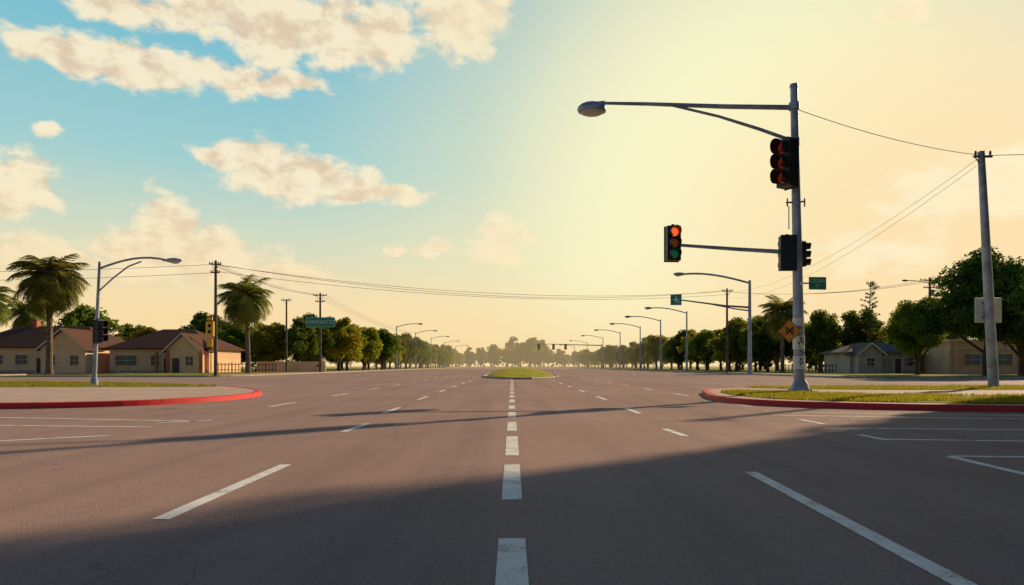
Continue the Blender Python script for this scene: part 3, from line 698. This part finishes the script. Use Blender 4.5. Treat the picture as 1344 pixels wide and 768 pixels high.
# ------------------------------------------------------------------ sky
w=bpy.data.worlds.new('sky'); scene.world=w; w.use_nodes=True; nt=w.node_tree; nt.nodes.clear()
tc=N(nt,'ShaderNodeTexCoord'); sx=N(nt,'ShaderNodeSeparateXYZ'); nt.links.new(tc.outputs['Generated'],sx.inputs[0])
az=math_n(nt,'ARCTAN2',sx.outputs[0],sx.outputs[1]); el=math_n(nt,'ARCSINE',sx.outputs[2])
sky=N(nt,'ShaderNodeTexSky',sky_type='NISHITA'); sky.sun_disc=False; sky.sun_elevation=SUN_EL; sky.sun_rotation=SUN_AZ; sky.air_density=1.2; sky.dust_density=2; sky.ozone_density=3
def ae(px,py):
    u=(px-672)/896; v=(480-py)/896; a=math.atan(u); return a,math.atan(v*math.cos(a))
CL=[]
for px,py,rx,ry,s in((95,72,95,22,1.05),(190,92,110,26,1.05),(300,100,80,22,1),(375,112,50,16,1),(280,18,90,28,1),(360,36,110,40,1.1),(470,46,85,38,1.1),(600,22,60,40,1.05),(150,5,70,22,1),(330,208,60,26,1.1),(280,205,45,12,1),(400,238,95,22,1.1),(490,252,65,12,1.1),(28,240,50,42,1.1),(62,170,28,9,.9),(212,298,38,44,1.2),(262,332,95,34,1.15),(180,335,60,30,1.1),(380,364,90,18,1),(25,335,60,26,1.15),(80,345,60,16,1),(655,322,46,32,.95),(575,325,34,12,.95),(514,317,18,11,1),(1250,255,110,46,1.0),(1335,225,48,40,1.1),(1178,18,36,13,1.15),(1150,330,120,28,.75)):
    a,e=ae(px,py); ca=math.cos(a); CL.append((a,e,rx/896*ca*ca*1.02,ry/896*ca*1.02,s))
for k in range(6):
    a=random.uniform(.95,5.2); CL.append(((a+math.pi)%(2*math.pi)-math.pi,random.uniform(.12,.5),random.uniform(.15,.3),random.uniform(.04,.07),1))
cv=N(nt,'ShaderNodeCombineXYZ'); nt.links.new(az,cv.inputs[0]); nt.links.new(el,cv.inputs[1])
mp=N(nt,'ShaderNodeMapping'); mp.inputs['Scale'].default_value=(1,1.5,1); nt.links.new(cv.outputs[0],mp.inputs[0])
n1=N(nt,'ShaderNodeTexNoise'); n1.inputs['Scale'].default_value=12; n1.inputs['Detail'].default_value=3; nt.links.new(mp.outputs[0],n1.inputs['Vector'])
s1=N(nt,'ShaderNodeVectorMath',operation='SUBTRACT'); nt.links.new(n1.outputs['Color'],s1.inputs[0]); s1.inputs[1].default_value=(.5,.5,.5)
s2=N(nt,'ShaderNodeVectorMath',operation='MULTIPLY'); nt.links.new(s1.outputs[0],s2.inputs[0]); s2.inputs[1].default_value=(.10,.060,0)
pv=N(nt,'ShaderNodeVectorMath',operation='ADD'); nt.links.new(cv.outputs[0],pv.inputs[0]); nt.links.new(s2.outputs[0],pv.inputs[1])
acc=None
for a,e,ra,re2,s in CL:
    d=N(nt,'ShaderNodeVectorMath',operation='MULTIPLY_ADD'); nt.links.new(pv.outputs[0],d.inputs[0]); d.inputs[1].default_value=(1/ra,1/re2,0); d.inputs[2].default_value=(-a/ra,-e/re2,0)
    L=N(nt,'ShaderNodeVectorMath',operation='LENGTH'); nt.links.new(d.outputs[0],L.inputs[0])
    x=math_n(nt,'SUBTRACT',s+.10,L.outputs['Value'])
    acc=x if acc is None else math_n(nt,'MAXIMUM',acc,x)
acc=math_n(nt,'MAXIMUM',acc,-1.2)
nb=noise_n(nt,mp.outputs[0],21,7,.60,.15)
of=N(nt,'ShaderNodeVectorMath',operation='ADD'); of.inputs[1].default_value=(.012,.024,0); nt.links.new(mp.outputs[0],of.inputs[0])
nb2=noise_n(nt,of.outputs[0],21,4,.60,.15)
D=math_n(nt,'ADD',acc,math_n(nt,'MULTIPLY',math_n(nt,'SUBTRACT',nb,.5),2.2))
cover=smooth(nt,D,-.10,.52)
litv=math_n(nt,'SUBTRACT',math_n(nt,'MULTIPLY',math_n(nt,'SUBTRACT',nb,nb2),2.6),math_n(nt,'MULTIPLY',acc,.20))
lit=smooth(nt,litv,-.65,.15)
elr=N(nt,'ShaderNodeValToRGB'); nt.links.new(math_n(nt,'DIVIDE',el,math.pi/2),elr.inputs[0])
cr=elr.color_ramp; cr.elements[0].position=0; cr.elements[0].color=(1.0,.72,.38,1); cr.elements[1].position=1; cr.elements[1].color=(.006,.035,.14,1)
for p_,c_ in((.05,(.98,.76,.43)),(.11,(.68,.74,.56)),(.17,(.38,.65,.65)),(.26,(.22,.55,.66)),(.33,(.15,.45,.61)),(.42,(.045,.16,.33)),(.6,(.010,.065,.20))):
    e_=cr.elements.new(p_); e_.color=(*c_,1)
base=elr.outputs[0]
def dirdot(azd,eld):
    v=N(nt,'ShaderNodeVectorMath',operation='DOT_PRODUCT'); nt.links.new(tc.outputs['Generated'],v.inputs[0])
    v.inputs[1].default_value=(math.sin(R(azd))*math.cos(R(eld)),math.cos(R(azd))*math.cos(R(eld)),math.sin(R(eld))); return v.outputs['Value']
dd=dirdot(20,13)
base=mix_c(nt,math_n(nt,'MULTIPLY',smooth(nt,dd,.78,1.0),.62),base,(.98,.87,.52))
base=mix_c(nt,math_n(nt,'MULTIPLY',smooth(nt,dd,.915,1.0),.98),base,(1.0,.96,.60))
base=mix_c(nt,math_n(nt,'MULTIPLY',smooth(nt,dirdot(36,0),.86,1.0),.8),base,(1.0,.71,.38))
cloudc=mix_c(nt,lit,(.80,.62,.43),(1.0,.88,.62))
cloudc=mix_c(nt,smooth(nt,el,.06,.26,.75,0),cloudc,(1.0,.78,.45))
cloudc=mix_c(nt,smooth(nt,dd,.82,.96,0,.85),cloudc,(1.0,.86,.56))
base=mix_c(nt,math_n(nt,'MULTIPLY',cover,.94),base,cloudc)
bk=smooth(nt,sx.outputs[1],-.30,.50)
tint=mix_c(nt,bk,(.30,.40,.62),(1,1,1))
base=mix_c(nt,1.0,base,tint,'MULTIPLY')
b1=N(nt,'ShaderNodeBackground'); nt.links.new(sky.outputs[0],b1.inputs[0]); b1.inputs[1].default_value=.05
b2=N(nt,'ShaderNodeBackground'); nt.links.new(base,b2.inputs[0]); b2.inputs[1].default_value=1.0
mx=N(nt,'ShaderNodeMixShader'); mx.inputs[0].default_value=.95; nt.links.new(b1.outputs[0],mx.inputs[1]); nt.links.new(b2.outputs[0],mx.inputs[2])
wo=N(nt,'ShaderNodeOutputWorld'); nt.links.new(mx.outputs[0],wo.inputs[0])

# ------------------------------------------------------------------ sun
sd=bpy.data.lights.new('sun','SUN'); sd.energy=5; sd.angle=R(.9); sd.color=(1,.78,.53)
so=bpy.data.objects.new('sun',sd); col.objects.link(so)
S=Vector((math.sin(SUN_AZ)*math.cos(SUN_EL),math.cos(SUN_AZ)*math.cos(SUN_EL),math.sin(SUN_EL)))
so.rotation_euler=(-S).to_track_quat('-Z','Y').to_euler(); so.location=S*100
# ------------------------------------------------------------------ camera
cd=bpy.data.cameras.new('camera'); cd.sensor_width=36; cd.lens=24; cd.shift_y=96/1344; cd.clip_end=6000; cd.clip_start=.05
co=bpy.data.objects.new('camera',cd); col.objects.link(co); co.location=(0,0,1.2); co.rotation_euler=(R(90),0,0); scene.camera=co
scene.view_settings.view_transform='Standard'; scene.view_settings.look='None'; scene.view_settings.exposure=0; scene.view_settings.gamma=1
